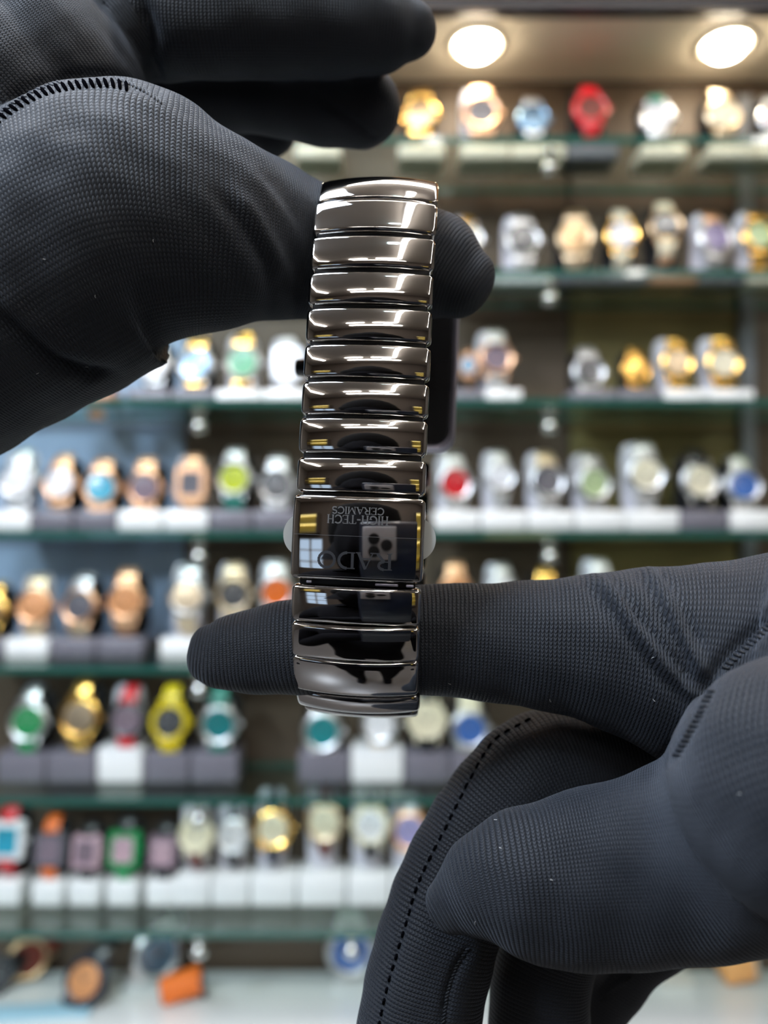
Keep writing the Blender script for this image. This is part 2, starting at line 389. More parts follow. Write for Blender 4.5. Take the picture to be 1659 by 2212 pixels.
bm = bmesh.new(); add_box(bm, Vector((0, 0, .5)), (1, 1, 1), bev=.05); MS['block'] = mesh_of(bm, 'base_block')
bm = bmesh.new()
rrect(bm, .5, .5, .5, -.5, r=.22)
MS['cuff'] = mesh_of(bm, 'cuff')
def inst(name, key, parent, wm, loc=None, scl=None):
    o = bpy.data.objects.new(name, MS[key]); COL.objects.link(o); o.parent = parent
    o.material_slots[0].link = 'OBJECT'; o.material_slots[0].material = WM[wm] if isinstance(wm, str) else wm
    if loc is not None: o.location = loc
    if scl is not None: o.scale = scl
    return o
def make_watch(loc, r, case, dial, up, lo, kind='r', strap='met', rot=(-.17, 0, 0), bez=None):
    t = empty('wrist_watch', loc, rot); t.scale = (r, r, r)
    k = 's' if kind == 's' else 'r'
    inst('case', 'case_'+k, t, case); inst('bezel', 'bezel_'+k, t, bez or case); inst('dial', 'dial_'+k, t, dial)
    inst('hands', 'hands_'+k, t, 'silver' if dial in ('black', 'dgrey', 'navy', 'teal', 'green', 'purple') else 'dgrey'); inst('crown', 'crown', t, case)
    if up: inst('strap', 'up_'+strap, t, up)
    if lo: inst('strap', 'lo_'+strap, t, lo)
    return t
M_PW = mat('white acrylic block', rgb(238, 240, 240), rough=.22, coat=.5)
M_PG = mat('grey block', rgb(112, 110, 120), rough=.35)
M_PC = mat('warm white block', rgb(240, 226, 205), rough=.25, coat=.5)
M_PR = mat('rose block', rgb(205, 150, 120), rough=.3)
M_PBK = mat('black velvet holder', rgb(10, 10, 12), rough=.8)
M_PH = mat('white holder', rgb(222, 222, 232), rough=.3, coat=.3)
BM = {'w': M_PW, 'g': M_PG, 'c': M_PC, 'r': M_PR}; BN = {'w': 'white', 'g': 'grey', 'c': 'warm white', 'r': 'rose'}
HM = {'k': M_PBK, 'w': M_PH}
# shelf, px, py, r px, case, dial, upper strap, lower strap, kind, strap type, block, holder, look
W = [
('A',690,262,34,'silver','cream','silver','silver','r','met','c','w','pale silver watch half hidden by the dark fingertip'),
('A',908,250,40,'gold','bronze','gold','gold','r','met','c','k','glowing orange gold watch beside the fingertip'),
('A',1040,245,43,'rose','grey','rose','rose','r','met','c','w','large rose gold watch with grey dial'),
('A',1152,258,36,'steelb','steelb','silver','silver','r','met','c','k','silvery blue watch'),
('A',1276,235,39,'red','brown','red','red','r','lea','g','k','bright red watch with red strap'),
('A',1420,255,38,'silver','white','teal','silver','r','lea','c','k','silver watch with teal upper strap'),
('A',1562,250,40,'champ','cream','champ','champ','r','met','c','k','brightly lit cream and gold watch'),
('A',1676,255,38,'silver','pink','silver','silver','r','met','c','k','pale pinkish watch cut by the frame'),
('B',1012,515,34,'silver','cream','gold','silver','r','lea','w','w','silver watch with gold top on white holder'),
('B',1130,520,40,'silver','dgrey','silver','silver','r','met','w','w','silver chronograph on white holder'),
('B',1243,515,41,'champ','bronze','champ','champ','r','met','g','k','champagne coloured round watch'),
('B',1343,510,38,'gold','white','cream','cream','r','lea','g','k','gold rimmed watch with bright white dial'),
('B',1438,490,38,'bronze','dgrey','cream','cream','r','lea','r','k','bronze ring watch with dark dial on pale strap'),
('B',1545,515,40,'silver','purple','rose','silver','r','met','g','w','silver and violet watch on white holder'),
('B',1640,510,38,'gold','pgreen','gold','gold','r','met','c','w','gold watch with pale green dial'),
('C',205,838,34,'rose','copper','rose','rose','r','met','r','k','copper coloured watch just under the glove'),
('C',335,790,36,'silver','white','silver','silver','r','met','g','k','silver white watch below the wrist seam'),
('C',423,790,40,'silver','steelb','gold','gold','r','met','g','k','two tone watch with pale blue dial'),
('C',525,785,41,'silver','mint','gold','gold','r','met','w','w','two tone watch with green dial'),
('C',620,785,36,'silver','white','white','white','s','lea','w','w','white rectangular watch behind the crown'),
('C',1012,790,24,'rose','steelb','rose','rose','r','slim','g','k','small orange watch peeping from behind the case'),
('C',1072,775,40,'rose','mauve','silver','silver','r','met','w','w','rose watch with dusky dial on white holder'),
('C',1272,805,37,'silver','dgrey','silver','silver','r','met','g','k','slender silver watch with bright glint'),
('C',1375,800,32,'gold','gold','gold','gold','r','met','g','k','narrow all gold watch'),
('C',1462,785,36,'gold','champ','gold','gold','r','met','w','w','gold watch on white holder'),
('C',1562,785,38,'gold','cream','gold','gold','r','met','w','w','gold watch with pale dial on white holder'),
('D',40,1040,42,'silver','white','silver','silver','r','met','w','w','bulky silver watch at the left frame edge'),
('D',130,1045,39,'rose','white','rose','rose','r','met','g','k','rose gold watch with white dial'),
('D',218,1055,41,'rose','turq','rose','rose','r','met','g','k','rose gold watch with turquoise dial'),
('D',313,1055,40,'rose','mauve','rose','rose','r','met','w','k','rose gold watch with dusky purple dial'),
('D',413,1045,38,'rose','grey','rose','rose','s','met','w','w','cushion shaped rose gold watch with grey dial'),
('D',506,1035,40,'silver','lime','silver','teal','r','met','g','k','silver watch with yellow green dial'),
('D',598,1050,40,'silver','dgrey','silver','silver','r','met','g','k','silver watch with charcoal dial'),
('D',983,1045,40,'silver','red','silver','silver','r','met','w','w','silver watch with red dial'),
('D',1080,1030,34,'silver','white','silver','silver','r','met','w','w','plain silver watch on white holder'),
('D',1182,1040,40,'silver','grey','champ','silver','r','met','w','w','silver watch with grey dial and gold glint'),
('D',1282,1045,40,'silver','pgreen','silver','silver','r','met','w','w','silver watch with soft green dial'),
('D',1395,1025,42,'silver','cream','silver','silver','r','met','w','w','silver watch with pale yellow dial'),
('D',1512,1040,42,'silver','cream','black','black','r','lea','g','k','round ivory watch on black holder'),
('D',1605,1050,41,'silver','blue','silver','silver','r','met','w','k','silver watch with bright blue dial'),
('E',-18,1320,36,'gold','bronze','gold','gold','r','met','g','k','gold watch sliver at the left frame edge'),
('E',75,1310,40,'rose','copper','champ','champ','r','met','w','w','rose watch tinged with violet light'),
('E',172,1310,41,'rose','grey','silver','champ','r','met','g','k','grey dialled rose watch with violet gleam'),
('E',272,1300,41,'rose','copper','rose','rose','r','met','g','k','copper toned all rose watch'),
('E',405,1290,42,'silver','champ','silver','champ','r','met','w','w','silver watch with gold centred strap'),
('E',505,1285,40,'champ','dgrey','champ','champ','r','met','g','w','pale gold watch with small grey dial'),
('E',597,1280,40,'silver','orange','silver','silver','r','met','g','w','silver watch with orange dial'),
('E',985,1275,36,'rose','copper','rose','rose','r','met','g','k','peach watch rising above the gloved finger'),
('E',1088,1280,36,'silver','white','silver','silver','r','met','g','w','silver watch rising above the gloved finger'),
('E',1180,1290,36,'gold','cream','gold','gold','r','met','g','k','gold watch rising above the gloved finger'),
('E',1300,1270,36,'silver','grey','silver','silver','r','met','g','w','silver watch above the finger fold'),
('F',62,1560,43,'silver','green','silver','green','r','lea','g','k','silver watch with green dial and green strap'),
('F',172,1550,45,'gold','champ','gold','gold','r','lea','g','k','orange gold chronograph'),
('F',275,1555,40,'dgrey','mauve','red','red','r','lea','w','w','black watch with crimson strap'),
('F',367,1560,42,'yellow','dgrey','yellow','yellow','r','lea','g','k','bright yellow watch with yellow strap'),
('F',473,1565,43,'silver','tealb','teal','teal','r','lea','g','k','silver watch with teal dial and teal strap'),
('F',697,1580,44,'silver','tealb','silver','silver','r','met','g','k','silver watch with teal dial under the bracelet'),
('F',820,1565,40,'silver','white','silver','champ','r','met','w','k','silver white watch on tall white block'),
('F',922,1555,43,'cream','cream','black','black','r','lea','g','k','large ivory faced watch on black strap'),
('F',1015,1575,43,'silver','blue','cream','silver','r','met','g','k','silver watch with soft blue dial'),
('G',16,1815,40,'white','turq','red','red','s','lea','w','k','white square watch with red strap'),
('G',108,1835,36,'grey','mauve','orange','orange','s','lea','w','k','grey square watch with orange strap'),
('G',187,1840,34,'pink','mauve','black','black','s','lea','w','k','dusty pink square watch on black strap'),
('G',268,1835,38,'green','pink','black','green','s','lea','w','k','green framed square watch'),
('G',352,1840,34,'mauve','pink','black','black','s','lea','w','k','pale mauve square watch on black strap'),
('G',424,1805,39,'cream','cream','brown','brown','r','slim','w','w','cream round watch with brown slim strap'),
('G',503,1805,38,'silver','white','black','black','r','slim','w','w','silver rimmed round white watch'),
('G',590,1790,42,'gold','cream','navy','navy','r','slim','w','w','gold rimmed cream dial watch'),
('G',701,1775,42,'champ','cream','brown','brown','r','slim','w','w','pale round watch with red brown slim strap'),
('G',800,1782,42,'cream','white','black','black','r','slim','w','w','brilliant white round watch with black slim strap'),
('G',886,1795,42,'rose','lav','white','white','r','slim','w','w','rose rimmed watch with lavender dial'),
]
BTOP = {'A': 330, 'B': 595, 'C': 842, 'D': 1103, 'E': 1380, 'F': 1628, 'G': 1893}
YW = {'A': 1.25, 'B': 1.25, 'C': 1.25, 'D': 1.25, 'E': 1.25, 'F': 1.25, 'G': 1.256}
for sh in 'ABCDEFG':
    row = sorted([x for x in W if x[0] == sh], key=lambda a: a[1]); n = len(row)
    for i, (s_, px, py, rp, case, dial, up, lo, kind, st, blk, hold, look) in enumerate(row):
        Yw = YW[sh] - .02; p = bgp(px, py, Yw); r = rp*Yw/F
        xl = bgp((row[i-1][1]+px)/2 if i and px-row[i-1][1] < 130 else px-50, py, YW[sh]).x
        xr = bgp((row[i+1][1]+px)/2 if i < n-1 and row[i+1][1]-px < 130 else px+50, py, YW[sh]).x
        if sh == 'G' and kind == 's': xl, xr = p.x-.026, p.x+.026
        place = 'on the ' + SNAME[sh]
        t = make_watch(p, r, case, dial, up, lo, kind, st, rot=(-.14+random.uniform(-.05, .05), 0, random.uniform(-.12, .12)))
        tag(t, '%s, %s' % (look, place), 'watch', 'watches on the ' + SNAME[sh])
        zt = max(Z(BTOP[sh] if not (sh == 'F' and blk == 'w') else 1617, YW[sh]-.03), SZ[sh]+.022)
        if sh == 'G' and kind == 's': zt = Z(1906, YW[sh]-.03)
        h = zt-SZ[sh]
        xm = (xl+xr)/2
        d = empty('display_stand', (xm, YW[sh], SZ[sh]+.0005))
        tag(d, '%s block stand under the %s' % (BN[blk], ' '.join(look.split()[:10])), 'stand', 'watch stands on the ' + SNAME[sh])
        inst('base_block', 'block', d, BM[blk], (0, 0, 0), (xr-xl-.003, .062, h))
        hw = r*1.55 if hold == 'w' else r*1.9
        ztop = p.z + (r*1.65 if hold == 'w' else r*1.35)
        hh = ztop-zt
        inst('cuff', 'cuff', d, HM[hold], (p.x-xm + (-.006 if hold == 'w' else 0), p.y-YW[sh]+r*.95, h+hh/2), (hw, .016, hh))

# things lying on the counter
def on_counter(px, pyb):
    q = bgp(px, pyb, 1.0); Yc = (zc-CAM.z)/(q.z-CAM.z); return bgp(px, pyb, Yc)
def lay(px, pyb, r, args, rot, label):
    p = on_counter(px, pyb); t = make_watch((p.x, p.y, zc+r*1.08), r, *args, rot=rot); tag(t, label, 'watch', 'watches on the white counter'); return t
lay(184, 2172, .036, ('navy', 'copper', 'black', 'black', 'r', 'lea'), (-.5, .3, -.35), 'dark watch with copper dial leaning on the white counter')
lay(340, 2118, .042, ('silver', 'steelb', 'silver', 'silver', 'r', 'lea'), (-.2, .7, .5), 'silver watch with pale strap tilted on the counter beside the orange pouch')
lay(757, 2112, .042, ('silver', 'blue', 'silver', 'silver', 'r', 'met'), (-.15, 0, .1), 'silver watch with blue dial standing alone on the counter')
lay(60, 2118, .034, ('bronze', 'brown', 'brown', 'brown', 'r', 'lea'), (-.6, 1.1, 0), 'brown watch lying at the left end of the counter')
lay(-10, 2150, .030, ('dgrey', 'dgrey', 'black', 'black', 'r', 'lea'), (-.7, 1.3, 0), 'charcoal watch at the left frame edge of the counter')
M_ORL = mat('orange leather', rgb(226, 112, 38), rough=.5, noise=.15, nscale=80)
M_PEACH = mat('peach leather', rgb(235, 170, 105), rough=.5, noise=.1, nscale=60)
M_IVO = mat('ivory plastic', rgb(205, 200, 190), rough=.4)
def pouch(name, px, py, s, rz, m, m2, label, cat, tilt=0):
    p = on_counter(px, py); t = empty(name, (p.x, p.y, zc), (0, 0, rz)); tag(t, label, cat)
    bm = bmesh.new(); add_box(bm, Vector((0, 0, s[2]/2+abs(math.sin(tilt))*s[0]/2)), s, Matrix.Rotation(tilt, 4, 'Y'), bev=s[2]*.18, seg=3); from_bm('body', bm, m, t, True, 40)
    bm = bmesh.new(); add_box(bm, Vector((s[0]*.5, 0, s[2]/2+abs(math.sin(tilt))*s[0]/2)), (s[0]*.12, s[1]*1.02, s[2]*1.03), Matrix.Rotation(tilt, 4, 'Y'), bev=s[2]*.1); from_bm('end_cap', bm, m2, t, True, 40)
pouch('leather_pouch', 392, 2160, (.066, .034, .034), .25, M_ORL, WM['dgrey'], 'small orange leather pouch lying on the white counter', 'pouch', -.2)
pouch('leather_pouch', 1590, 2118, (.055, .04, .040), .1, M_PEACH, M_IVO, 'peach coloured pouch on the counter under the thumb', 'pouch', -.15)
pouch('ivory_dish', 1448, 2112, (.050, .05, .012), 0, M_IVO, M_IVO, 'flat ivory dish on the counter below the thumb', 'dish')
M_LB = mat('pale blue tray', rgb(150, 190, 205), rough=.3)
pouch('tray', 60, 2192, (.17, .035, .008), .1, M_LB, M_LB, 'pale blue tray edge on the counter at far left', 'tray')

# ------------------------------------------------------------------ the held watch
BETA, GAM = .038, .075
def WX(y, d): return -2.2 + (y-60)*BETA + (d-142)*GAM
def loopP(x, d, y): return cam2w(WX(y, d)+x, d - x*GAM, y - x*BETA)
WROOT = empty('bracelet_watch', loopP(0, 160, 20))
tag(WROOT, 'black polished ceramic link bracelet watch held stretched between two gloved hands', 'watch')
WINV = Matrix.Translation(-WROOT.location)
bpy.context.view_layer.update()
def uparam(n, edge, w):        # samples -w/2..w/2 with clustering at the edges
    e = [w/2-edge*(1-math.cos(t*PI/2/5)) for t in range(6)]
    inner = [-(w/2-edge)*1 + 2*(w/2-edge)*i/n for i in range(n+1)]
    return [-a for a in e][:5] + inner + [a for a in reversed(e)][1:]
def link_geo(w, h, th, sagx, sagy, redge=.7, rc=1.1, flat=None):
    us = uparam(22, redge, w); vs = uparam(8, redge, h)
    V = []; H = []
    def hgt(u, v):
        t = sagx*(1-(2*u/w)**2) + sagy*(1-(2*v/h)**2)
        ex = w/2-abs(u); ey = h/2-abs(v); 
        for e in (ex, ey):
            if e < redge: t -= redge-math.sqrt(max(0, redge**2-(redge-e)**2))
        return t
    for u in us:
        for v in vs:
            t = hgt(u, v); uu, vv = u, v
            au, av = abs(u)-(w/2-rc), abs(v)-(h/2-rc)
            if au > 0 and av > 0:
                a, b = au/rc, av/rc
                uu = math.copysign(w/2-rc+rc*a*math.sqrt(1-b*b/2), u); vv = math.copysign(h/2-rc+rc*b*math.sqrt(1-a*a/2), v)
            V.append((uu, vv, t))
    nu, nv = len(us), len(vs)
    Fc = grid_faces(nu, nv)
    ring = [i*nv for i in range(nu)] + [(nu-1)*nv+j for j in range(1, nv)] + [i*nv+nv-1 for i in range(nu-2, -1, -1)] + [j for j in range(nv-2, 0, -1)]
    base = len(V)
    for i in ring: x, y, z = V[i]; V.append((x, y, -th+.25*sagx*(1-(2*x/w)**2)))
    R = len(ring)
    for k in range(R): Fc.append((ring[k], base+k, base+(k+1) % R, ring[(k+1) % R]))
    Fc.append(tuple(base+k for k in range(R)))
    return V, Fc, hgt
def frame_of(d0, y0, d1, y1):   # top edge (d0,y0) to bottom edge (d1,y1): centre, down dir, outward normal, in loop plane
    c = ((d0+d1)/2, (y0+y1)/2); L_ = math.hypot(d1-d0, y1-y0); t = ((d0-d1)/L_, (y0-y1)/L_)     # t: local +v
    n = (-t[1], t[0])
    return c, t, n, L_
def place_link(name, d0, y0, d1, y1, w, m, th=2.4, sagx=1.0, sagy=.33, redge=.7, lift=0, flip=False, rc=1.1):
    c, t, n, L_ = frame_of(d0, y0, d1, y1)
    if flip: n = (-n[0], -n[1])
    V, Fc, hgt = link_geo(w, L_, th, sagx, sagy, redge, rc)
    off = sagx+sagy
    def tf(u, v, z, lift=lift):
        zz = z-off*.7+lift
        return loopP(u, c[0]+t[0]*v+n[0]*zz, c[1]+t[1]*v+n[1]*zz)
    me = bpy.data.meshes.new(name); me.from_pydata([tf(*p)-WROOT.location for p in V], [], Fc)
    bm = bmesh.new(); bm.from_mesh(me); bmesh.ops.recalc_face_normals(bm, faces=bm.faces); bm.to_mesh(me); bm.free()
    o = link_mesh(name, me, m, WROOT, True); me.set_sharp_from_angle(angle=math.radians(50))
    return o, tf, hgt, L_, off
def ymm(py, d): return (CY-py)*d/F
FRONT = [(381,155.8,426,151,259),(430,149.6,497,147.0,269),(507,146.8,577,145.6,271),(585,145.4,655,144.5,272),(663,144.4,736,143.6,274),(742,143.5,815,142.7,276),
         (822,142.6,896,141.9,277),(902,141.7,980,141.1,279),(988,141,1065,140.3,281),(1268,140.0,1350,140.3,283),(1355,140.5,1430,142.3,281),(1433,142.6,1505,147,275),(1510,149.0,1541,152.6,268)]
prev = None
for k, (pa, da, pb, db, wp) in enumerate(FRONT):
    wmm = wp*(da+db)/2/F
    sag = 1.25 if k not in (0, 12) else 1.35
    place_link('bracelet_link', da, ymm(pa, da), db, ymm(pb, db), wmm, M_CERAMIC, sagx=sag, sagy=.30, th=2.0)
# dark cores bridging the gaps
def core(d, y, w=21.5, s=(3.4, 1.6), ang=0, m=M_CORE):
    bm = bmesh.new(); add_box(bm, Vector((0, 0, 0)), (w, s[1], s[0]), bev=.3)
    for v in bm.verts:
        u, b, c_ = v.co; dd = b*math.cos(ang)-c_*math.sin(ang); yy = b*math.sin(ang)+c_*math.cos(ang)
        dd -= .9*(1-(2*u/23)**2)
        v.co = (loopP(u, d+dd, y+yy)-WROOT.location)
    return from_bm('link_core', bm, m, WROOT, True, 40)
for k in range(len(FRONT)-1):
    a, b = FRONT[k], FRONT[k+1]
    if k == 8: continue
    dd_ = 3.5 if k in (0, 11) else 2.2; d = (a[3]+b[1])/2+dd_; core(d, ymm((a[2]+b[0])/2, d-dd_), w=a[4]*a[3]/F-1.8, s=(2.4, 1.5))
core(143.2, ymm(1068, 141)); core(142.8, ymm(1261, 142), s=(3, 1.2))
# small bright hinge pins in the gap under the buckle
bm = bmesh.new()
for (xa, xb) in ((-7.6, -6.6), (5.0, 9.2), (10.6, 12.0)):
    add_box(bm, Vector(((xa+xb)/2, 0, 0)), (xb-xa, .5, .5), bev=.15)
for v in bm.verts: v.co = loopP(v.co.x-1.5, 140.3+v.co.y, ymm(1261, 140)+v.co.z)-WROOT.location
from_bm('hinge_pin', bm, M_BEVEL, WROOT, True, 40)
# buckle plate
bk, btf, bh, BL, boff = place_link('buckle_plate', 139.3, ymm(1072, 139), 138.8, ymm(1255, 138.8), 24.1, M_CERAMIC, th=2.2, sagx=1.05, sagy=.42, redge=.6)
# line across the buckle
def on_buckle(name, polys, m, thick=.05):
    """polys: convex outlines in buckle mm coordinates (x right, y up as seen); each becomes a thin raised piece"""
    bm = bmesh.new()
    for poly in polys:
        for z0, z1 in ((.0, thick),):
            top = [bm.verts.new(btf(x, y, bh(x, y)+z1*.5)-WROOT.location) for x, y in poly]
            bot = [bm.verts.new(btf(x, y, bh(x, y)-.12)-WROOT.location) for x, y in poly]
            bm.faces.new(top); bm.faces.new(bot[::-1]); n_ = len(poly)
            for k in range(n_): bm.faces.new((top[k], bot[k], bot[(k+1) % n_], top[(k+1) % n_]))
    return from_bm(name, bm, m, bk)
def seg(x0, y0, x1, y1, w_):
    L_ = math.hypot(x1-x0, y1-y0) or 1e-6; nx, ny = -(y1-y0)/L_*w_/2, (x1-x0)/L_*w_/2
    n = max(1, int(L_/1.2)); out = []
    for i in range(n):
        a, b = i/n, (i+1)/n
        ax, ay, bx, by = x0+(x1-x0)*a, y0+(y1-y0)*a, x0+(x1-x0)*b, y0+(y1-y0)*b
        out.append([(ax+nx, ay+ny), (ax-nx, ay-ny), (bx-nx, by-ny), (bx+nx, by+ny)])
    return out
on_buckle('engraved_line', seg(-11.6, .4, 11.6, .4, .07) + seg(-11.3, -7.0, 11.3, -7.0, .05), M_ENGR)
# serif stroke letters: (kind, points) in a box 0..w by 0..1 ; T thick, t thin
def arc(cx, cy, rx, ry, a0, a1, n=8): return [(cx+rx*math.cos(math.radians(a0+(a1-a0)*i/n)), cy+ry*math.sin(math.radians(a0+(a1-a0)*i/n))) for i in range(n+1)]
def ser(x, y): return ('t', [(x-.11, y), (x+.11, y)])
GL = {
 'I': (.3, [('T', [(.15, 0), (.15, 1)]), ser(.15, 0), ser(.15, 1)]),
 'H': (.75, [('T', [(.15, 0), (.15, 1)]), ('T', [(.6, 0), (.6, 1)]), ('t', [(.15, .5), (.6, .5)]), ser(.15, 0), ser(.15, 1), ser(.6, 0), ser(.6, 1)]),
 'T': (.7, [('T', [(.35, 0), (.35, 1)]), ('t', [(.04, .98), (.66, .98)]), ('t', [(.04, .98), (.04, .78)]), ('t', [(.66, .98), (.66, .78)]), ser(.35, 0)]),
 'E': (.65, [('T', [(.15, 0), (.15, 1)]), ('t', [(.04, .98), (.58, .98)]), ('t', [(.04, .02), (.6, .02)]), ('t', [(.15, .52), (.45, .52)]), ('t', [(.58, .98), (.58, .8)]), ('t', [(.6, .02), (.6, .22)])]),
 'C': (.75, [('T', arc(.42, .5, .34, .48, 45, 315, 12)), ('t', [(.68, .82), (.68, .97)]), ('t', [(.66, .18), (.70, .3)])]),
 'G': (.8, [('T', arc(.42, .5, .34, .48, 45, 315, 12)), ('T', [(.66, .1), (.66, .42)]), ('t', [(.52, .42), (.78, .42)]), ('t', [(.68, .82), (.68, .97)])]),
 '-': (.45, [('T', [(.05, .5), (.40, .5)])]),
 'R': (.75, [('T', [(.15, 0), (.15, 1)]), ('t', [(.04, .98), (.4, .98)]), ('T', arc(.38, .74, .22, .24, 90, -90)), ('t', [(.15, .5), (.38, .5)]), ('T', [(.38, .5), (.66, .02)]), ser(.15, 0), ser(.66, 0)]),
 'A': (.8, [('t', [(.1, 0), (.4, 1)]), ('T', [(.4, 1), (.7, 0)]), ('t', [(.2, .36), (.6, .36)]), ser(.1, 0), ser(.7, 0)]),
 'M': (.95, [('t', [(.15, 0), (.15, 1)]), ('T', [(.15, 1), (.47, .1)]), ('t', [(.47, .1), (.8, 1)]), ('T', [(.8, 0), (.8, 1)]), ser(.15, 0), ser(.8, 0), ser(.12, 1), ser(.83, 1)]),
 'S': (.62, [('T', arc(.31, .74, .23, .24, 30, 270, 8) + arc(.31, .26, .23, .24, 90, -150, 8)[1:])]),
 'D': (.82, [('T', [(.15, 0), (.15, 1)]), ('t', [(.04, .98), (.38, .98)]), ('t', [(.04, .02), (.38, .02)]), ('T', arc(.38, .5, .34, .48, 90, -90, 12))]),
 'O': (.85, [('T', arc(.42, .5, .34, .48, 0, 360, 18))]),
}
def word(txt, x_right, y_top, x_left, height, Tw, tw, outline=False):
    """letters turned upside down: the word starts at the right and its baseline is on top"""
    tot = sum(GL[c][0] for c in txt); span = x_right-x_left; sc = span/tot
    polys = []; x = 0
    for c in txt:
        wd, strokes = GL[c]
        for kind, pts in strokes:
            ww = Tw if kind == 'T' else tw
            P_ = [(x_right-(x+a)*sc, y_top-b*height) for a, b in pts]
            for (ax, ay), (bx, by) in zip(P_, P_[1:]): polys += seg(ax, ay, bx, by, ww)
        x += wd
    return polys
def bxy(px, py): return (px-776)*139/F, (1163.5-py)*139/F
xr_, yt_ = bxy(843, 1114); xl_, _ = bxy(709, 1114)
on_buckle('lettering', word('HIGH-TECH', xr_, yt_, xl_, 18*139/F, .26, .12), M_ENGR)
xr_, yt_ = bxy(833, 1096); xl_, _ = bxy(719, 1096)
on_buckle('lettering', word('CERAMICS', xr_, yt_, xl_, 15*139/F, .22, .10), M_ENGR)
xr_, yt_ = bxy(856, 1194); xl_, _ = bxy(690, 1194)
on_buckle('lettering', word('RADO', xr_, yt_, xl_, 35*139/F, .5, .2), M_ENGR2)
# clear protective film with round ears behind the buckle
bm = bmesh.new(); cy_ = ymm(1160, 141)
out = []
for sgn, a0 in ((1, -90), (-1, 90)):
    for i in range(25):
        a = math.radians(a0+180*i/24); out.append((sgn*10.0+4.0*math.cos(a)*1.0, 4.1*math.sin(a)))
for dd in (0, .25):
    for x, y in out: bm.verts.new(loopP(x+.15, 141.0+dd, cy_+y)-WROOT.location)
bm.verts.ensure_lookup_table(); n_ = len(out)
bm.faces.new(bm.verts[:n_]); bm.faces.new(bm.verts[n_:])
for k in range(n_): bm.faces.new((bm.verts[k], bm.verts[(k+1) % n_], bm.verts[n_+(k+1) % n_], bm.verts[n_+k]))
from_bm('protective_film', bm, M_FILM, WROOT)['label'] = 'frosted protective film with round ears showing at both sides of the buckle'
# loop returning behind: top arc, bottom arc (outer face away from the camera)
TOPARC = [(157.5, 67.2), (164, 68.8), (170.5, 68.6), (176.5, 65.8), (181.5, 61.0), (185.5, 55.8)]
BOTARC = [(157, -41.4), (163, -43.2), (169.5, -42.4), (175.5, -38.8), (180, -33.2), (183, -27), (185.5, -20.5), (187.2, -14), (188.2, -7.5), (189, -1), (189.5, 5.5), (190, 12.5)]
for arcp in (TOPARC[::-1], BOTARC):
    for (d0, y0), (d1, y1) in zip(arcp, arcp[1:]):
        L_ = math.hypot(d1-d0, y1-y0); q = .3/L_
        place_link('bracelet_link', d0+(d1-d0)*q, y0+(y1-y0)*q, d1-(d1-d0)*q, y1-(y1-y0)*q, 23.4, M_CERAMIC, sagx=.9, sagy=.3, th=2.0)
# case
def yc(py): return ymm(py, 190)
case_c = (190.5, yc(797))
bm = bmesh.new()
rrect(bm, 17.9, 19.4, 4.5, -3.0, r=4.0, n=8)
for v in bm.verts:
    v.co = loopP(v.co.x-1.0, case_c[0]+v.co.y, case_c[1]+v.co.z)-WROOT.location
from_bm('case', bm, M_CASE, WROOT, True, 30)
bm = bmesh.new()
o_ = []
for s, y in ((1.0, -3.2), (1.035, -1.8), (1.04, 3.5), (1.0, 5.5), (.86, 6.4), (.84, 5.0), (.9, -1.5)):
    for cx, cz, a0 in ((13.9, 15.4, 0), (-13.9, 15.4, 90), (-13.9, -15.4, 180), (13.9, -15.4, 270)):
        for i in range(9):
            a = math.radians(a0+90*i/8); o_.append(bm.verts.new(((cx+4*math.cos(a))*s, y, (cz+4*math.sin(a))*s)))
for f in grid_faces(7, 36, True, True): bm.faces.new([o_[i] for i in f])
for v in bm.verts: v.co = loopP(v.co.x-1.0, case_c[0]+v.co.y, case_c[1]+v.co.z)-WROOT.location
from_bm('bezel', bm, M_BEVEL, WROOT, True, 30)
bm = bmesh.new(); lathe(bm, [(1.2, 0), (2.1, .3), (2.1, 2.6), (1.7, 3.0)], 24)
for v in list(bm.verts):
    a = v.co.copy(); 
    v.co = loopP(-18.2-a.y-1.4, case_c[0]+a.x+.5, case_c[1]+a.z)-WROOT.location
from_bm('crown', bm, M_CASE, WROOT, True, 40)
bm = bmesh.new(); lathe(bm, [(15.6, 6.0), (15.6, 6.6), (14.0, 6.9)], 40)
for v in list(bm.verts):
    a = v.co.copy(); v.co = loopP(a.x-1.0, case_c[0]+a.y, case_c[1]+a.z)-WROOT.location
from_bm('dial', bm, M_CORE, WROOT, True, 40)

# ------------------------------------------------------------------ gloved hands
def catmull(P_, per=10):
    P_ = np.array(P_, float); out = []
    E = np.vstack([2*P_[0]-P_[1], P_, 2*P_[-1]-P_[-2]])
    for i in range(1, len(E)-2):
        for k in range(per):
            t = k/per
            out.append(.5*((2*E[i]) + (-E[i-1]+E[i+1])*t + (2*E[i-1]-5*E[i]+4*E[i+1]-E[i+2])*t*t + (-E[i-1]+3*E[i]-3*E[i+1]+E[i+2])*t**3))
    out.append(E[-2]); return np.array(out)
Fv = np.array(FWD)
def chain(pts, flat=.82, tip=.7):
    """pts: (px, py, depth mm, radius px) -> dense centres (m), radii (m)"""
    D = catmull(pts); C_ = np.array([list(pix(p[0], p[1], p[2])) for p in D]); R_ = D[:, 3]*D[:, 2]/F/1000
    T = np.gradient(C_, axis=0); T /= np.linalg.norm(T, axis=1)[:, None]
    A = np.cross(T, Fv); A /= np.linalg.norm(A, axis=1)[:, None]
    B = np.cross(T, A); B *= np.sign((B@Fv))[:, None]
    return dict(C=C_, R=R_, T=T, A=A, B=B, flat=flat, tip=tip)
